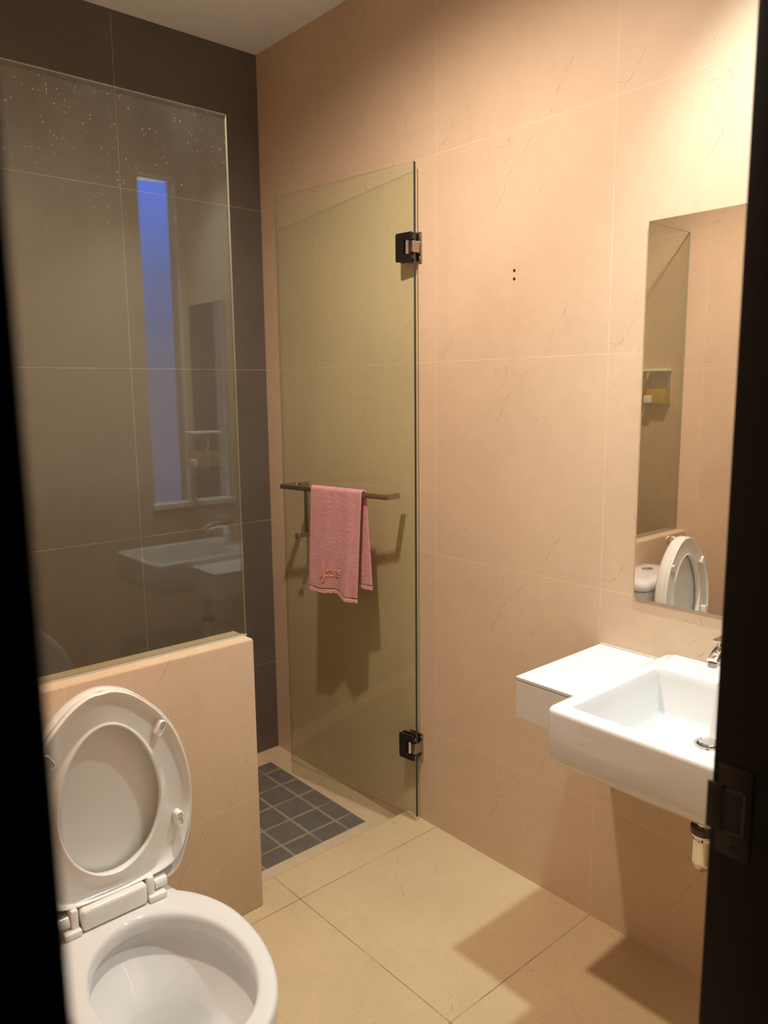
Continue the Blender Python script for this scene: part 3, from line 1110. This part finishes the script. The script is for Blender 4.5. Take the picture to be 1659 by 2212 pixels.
# ------------------------------------------------------------------ wash basin, shelf, tap, trap
BX0, BY0, BY1, BZ1, BZ0 = -0.485, -2.130, -1.7405, 0.8105, 0.684
bm = bmesh.new()
OR = lambda d, z, r: rrect(BX0 + d, -0.0005, BY0 + d, BY1 - d, z, max(r, 0.002))
IR = lambda d, z, r: rrect(-0.446 + d, -0.108 - d, BY0 + 0.036 + d, -1.7775 - d, z, r)
loops = [OR(0.060, BZ0 - 0.004, 0.02), OR(0.030, BZ0, 0.02), OR(0.012, BZ0 + 0.006, 0.02), OR(0.003, BZ0 + 0.018, 0.02), OR(0.0, BZ0 + 0.034, 0.02), OR(0, BZ1 - 0.010, 0.02),
         OR(0.001, BZ1 - 0.005, 0.02), OR(0.004, BZ1 - 0.0015, 0.018), OR(0.010, BZ1, 0.016),
         IR(-0.005, BZ1, 0.012), IR(-0.0015, BZ1 - 0.001, 0.011), IR(0.0005, BZ1 - 0.004, 0.010), IR(0.002, BZ1 - 0.02, 0.010), IR(0.010, BZ1 - 0.095, 0.012), IR(0.013, BZ1 - 0.104, 0.016), IR(0.020, BZ1 - 0.109, 0.02),
         IR(0.032, BZ1 - 0.1105, 0.03), IR(0.13, BZ1 - 0.1125, 0.03)]
loft(bm, loops, True, True)
bs = thing('wash_basin', 'white square wall-hung ceramic wash basin under the mirror', 'wash basin', (0, -1.935, BZ0))
obj('basin', bm, M['ceramic'], bs, 40)
DCX, DCY, DCZ = -0.178, -1.938, BZ1 - 0.1115
bm = bmesh.new()
lathe(bm, [(0.0305, 0.0), (0.0295, 0.0022), (0.0255, 0.0026), (0.0235, 0.0006), (0.0205, -0.0006)], (DCX, DCY, DCZ), n=40)
dn = obj('drain', bm, M['chrome'], bs, 30)
bm = bmesh.new()
lathe(bm, [(0.019, -0.0005), (0.019, 0.0045), (0.0175, 0.006), (0.008, 0.007), (0.0, 0.0072)], (DCX, DCY, DCZ), n=36, cap=False)
obj('plug', bm, M['chrome'], dn, 30)
bm = bmesh.new()
lathe(bm, [(0.0225, 0.0012), (0.0192, 0.0030)], (DCX, DCY, DCZ), n=36, cap=False)
obj('seal', bm, M['rubber'], dn, 30)

t = thing('wall_shelf', 'white box shelf fixed to the wall beside the wash basin', 'shelf', (0, -1.65, 0.687))
bm = box(-0.346, -0.0008, -1.7395, -1.5535, 0.6875, 0.7775, bevel=0.0008, seg=1)
obj('shelf_box', bm, M['laminate'], t, 30)
bm = box(-0.344, -0.0008, -1.7392, -1.5545, 0.7775, 0.7795, seg=1)
obj('seam', bm, M['laminate_seam'], t, 0)
bm = box(-0.3465, -0.0008, -1.7395, -1.553, 0.7795, 0.7875, bevel=0.001, seg=1)
obj('shelf_top', bm, M['laminate'], t, 30)
bm = bmesh.new()
tube(bm, [(-0.001, -1.556, 0.788), (-0.001, -1.7405, 0.788)], 0.004, 8)
obj('sealant_bead', bm, M['sealant'], t)

t = thing('tap', 'chrome single-lever mixer tap at the back of the wash basin', 'tap', (-0.055, -1.937, BZ1))
bm = bmesh.new()
lathe(bm, [(0.027, 0.0), (0.027, 0.005), (0.024, 0.007)], (-0.056, -1.937, BZ1), n=36)
obj('base_ring', bm, M['chrome'], t, 30)
bm = bmesh.new()
path = [(-0.056, -1.937, BZ1 + 0.004), (-0.057, -1.937, BZ1 + 0.025), (-0.062, -1.937, BZ1 + 0.055), (-0.073, -1.937, BZ1 + 0.078), (-0.095, -1.937, BZ1 + 0.090), (-0.125, -1.937, BZ1 + 0.090), (-0.160, -1.937, BZ1 + 0.080), (-0.178, -1.937, BZ1 + 0.070)]
tube(bm, path, [0.028, 0.0275, 0.025, 0.023, 0.019, 0.016, 0.0135, 0.012], 24)
bd = obj('body', bm, M['chrome'], t, 50)
bm = bmesh.new()
lathe(bm, [(0.011, 0.004), (0.010, -0.006)], (-0.176, -1.937, BZ1 + 0.066), n=20)
obj('aerator', bm, M['steel'], bd, 40)
bm = bmesh.new()
tube(bm, [(-0.060, -1.937, BZ1 + 0.070), (-0.054, -1.937, BZ1 + 0.103)], [0.022, 0.020], 24)
add_box(bm, -0.145, -0.040, -1.955, -1.919, BZ1 + 0.103, BZ1 + 0.110, bevel=0.003, seg=2)
obj('lever', bm, M['chrome'], t, 40)

t = thing('bottle_trap', 'chrome bottle trap hanging under the wash basin', 'drain trap', (DCX, DCY, 0.41))
bm = bmesh.new()
lathe(bm, [(0.016, 0.512), (0.016, BZ0 + 0.0)], (DCX, DCY, 0), n=28)
obj('tailpiece', bm, M['chrome'], t, 40)
bm = bmesh.new()
lathe(bm, [(0.004, 0.406), (0.012, 0.409), (0.019, 0.418), (0.0215, 0.432), (0.0215, 0.480), (0.0235, 0.482), (0.0235, 0.487), (0.0225, 0.489), (0.0245, 0.491), (0.0245, 0.497)], (DCX, DCY, 0), n=32)
obj('cup', bm, M['chrome'], t, 40)
bm = bmesh.new()
lathe(bm, [(0.0265, 0.497), (0.0265, 0.511), (0.018, 0.5125)], (DCX, DCY, 0), n=32)
obj('collar_nut', bm, M['gunmetal'], t, 40)
bm = bmesh.new()
tube(bm, [(DCX + 0.018, DCY, 0.468), (-0.001, DCY, 0.468)], 0.013, 20)
lathe(bm, [(0.030, -0.001), (0.028, -0.005), (0.014, -0.010)], (0, DCY, 0.468), 'X', 24)
obj('outlet_pipe', bm, M['chrome'], t, 40)

# ------------------------------------------------------------------ mirror and soap dispensers
t = thing('wall_mirror', 'tall frameless mirror on the right wall above the wash basin', 'mirror', (0, -1.97, 0.932))
bm = box(-0.0055, -0.0005, -2.315, -1.6485, 0.932, 1.832)
for f in bm.faces:
    f.material_index = 0 if f.calc_center_median().x < -0.005 else 1
obj('mirror_glass', bm, [M['mirror'], M['glass_edge_dark']], t, 0)


def dispenser(name, label, loc, rotz, group=None, side=1):
    """base point on the wall, front towards local -x"""
    t = thing(name, label, 'soap dispenser', loc, rotz, group)
    X = WORLD[t.name]
    bm = box(-0.058, -0.002, -0.050, 0.050, 0.0, 0.150, bevel=0.004, seg=2)
    obj('container', bm, M['clear_plastic'], t, 30, X)
    bm = box(-0.0555, -0.0045, -0.0475, 0.0475, 0.003, 0.072, bevel=0.003, seg=2)
    obj('liquid_soap', bm, M['soap'], t, 30, X)
    bm = box(-0.062, 0.0, -0.053, 0.053, 0.150, 0.163, bevel=0.005, seg=3)
    obj('lid', bm, M['plastic'], t, 40, X)
    bm = box(-0.076, -0.056, *sorted((0.012 * side, 0.048 * side)), 0.006, 0.042, bevel=0.005, seg=3)
    obj('push_button', bm, M['plastic'], t, 40, X)
    bm = box(-0.002, 0.0, -0.050, 0.050, 0.0, 0.150, bevel=0.0005, seg=1)
    obj('back_plate', bm, M['plastic'], t, 30, X)
    return t


dispenser('soap_dispenser', 'clear soap dispenser with yellow liquid inside the shower, the nearer to the glass screen', (XL, -0.748, 1.373), PI, 'pair of shower soap dispensers', -1)
dispenser('soap_dispenser', 'clear soap dispenser inside the shower, the nearer to the dark wall', (XL, -0.625, 1.373), PI, 'pair of shower soap dispensers', -1)
dispenser('soap_dispenser', 'clear soap dispenser with yellow liquid stuck to the mirror beside the window', (-0.0055, -2.235, 1.115), 0.0)
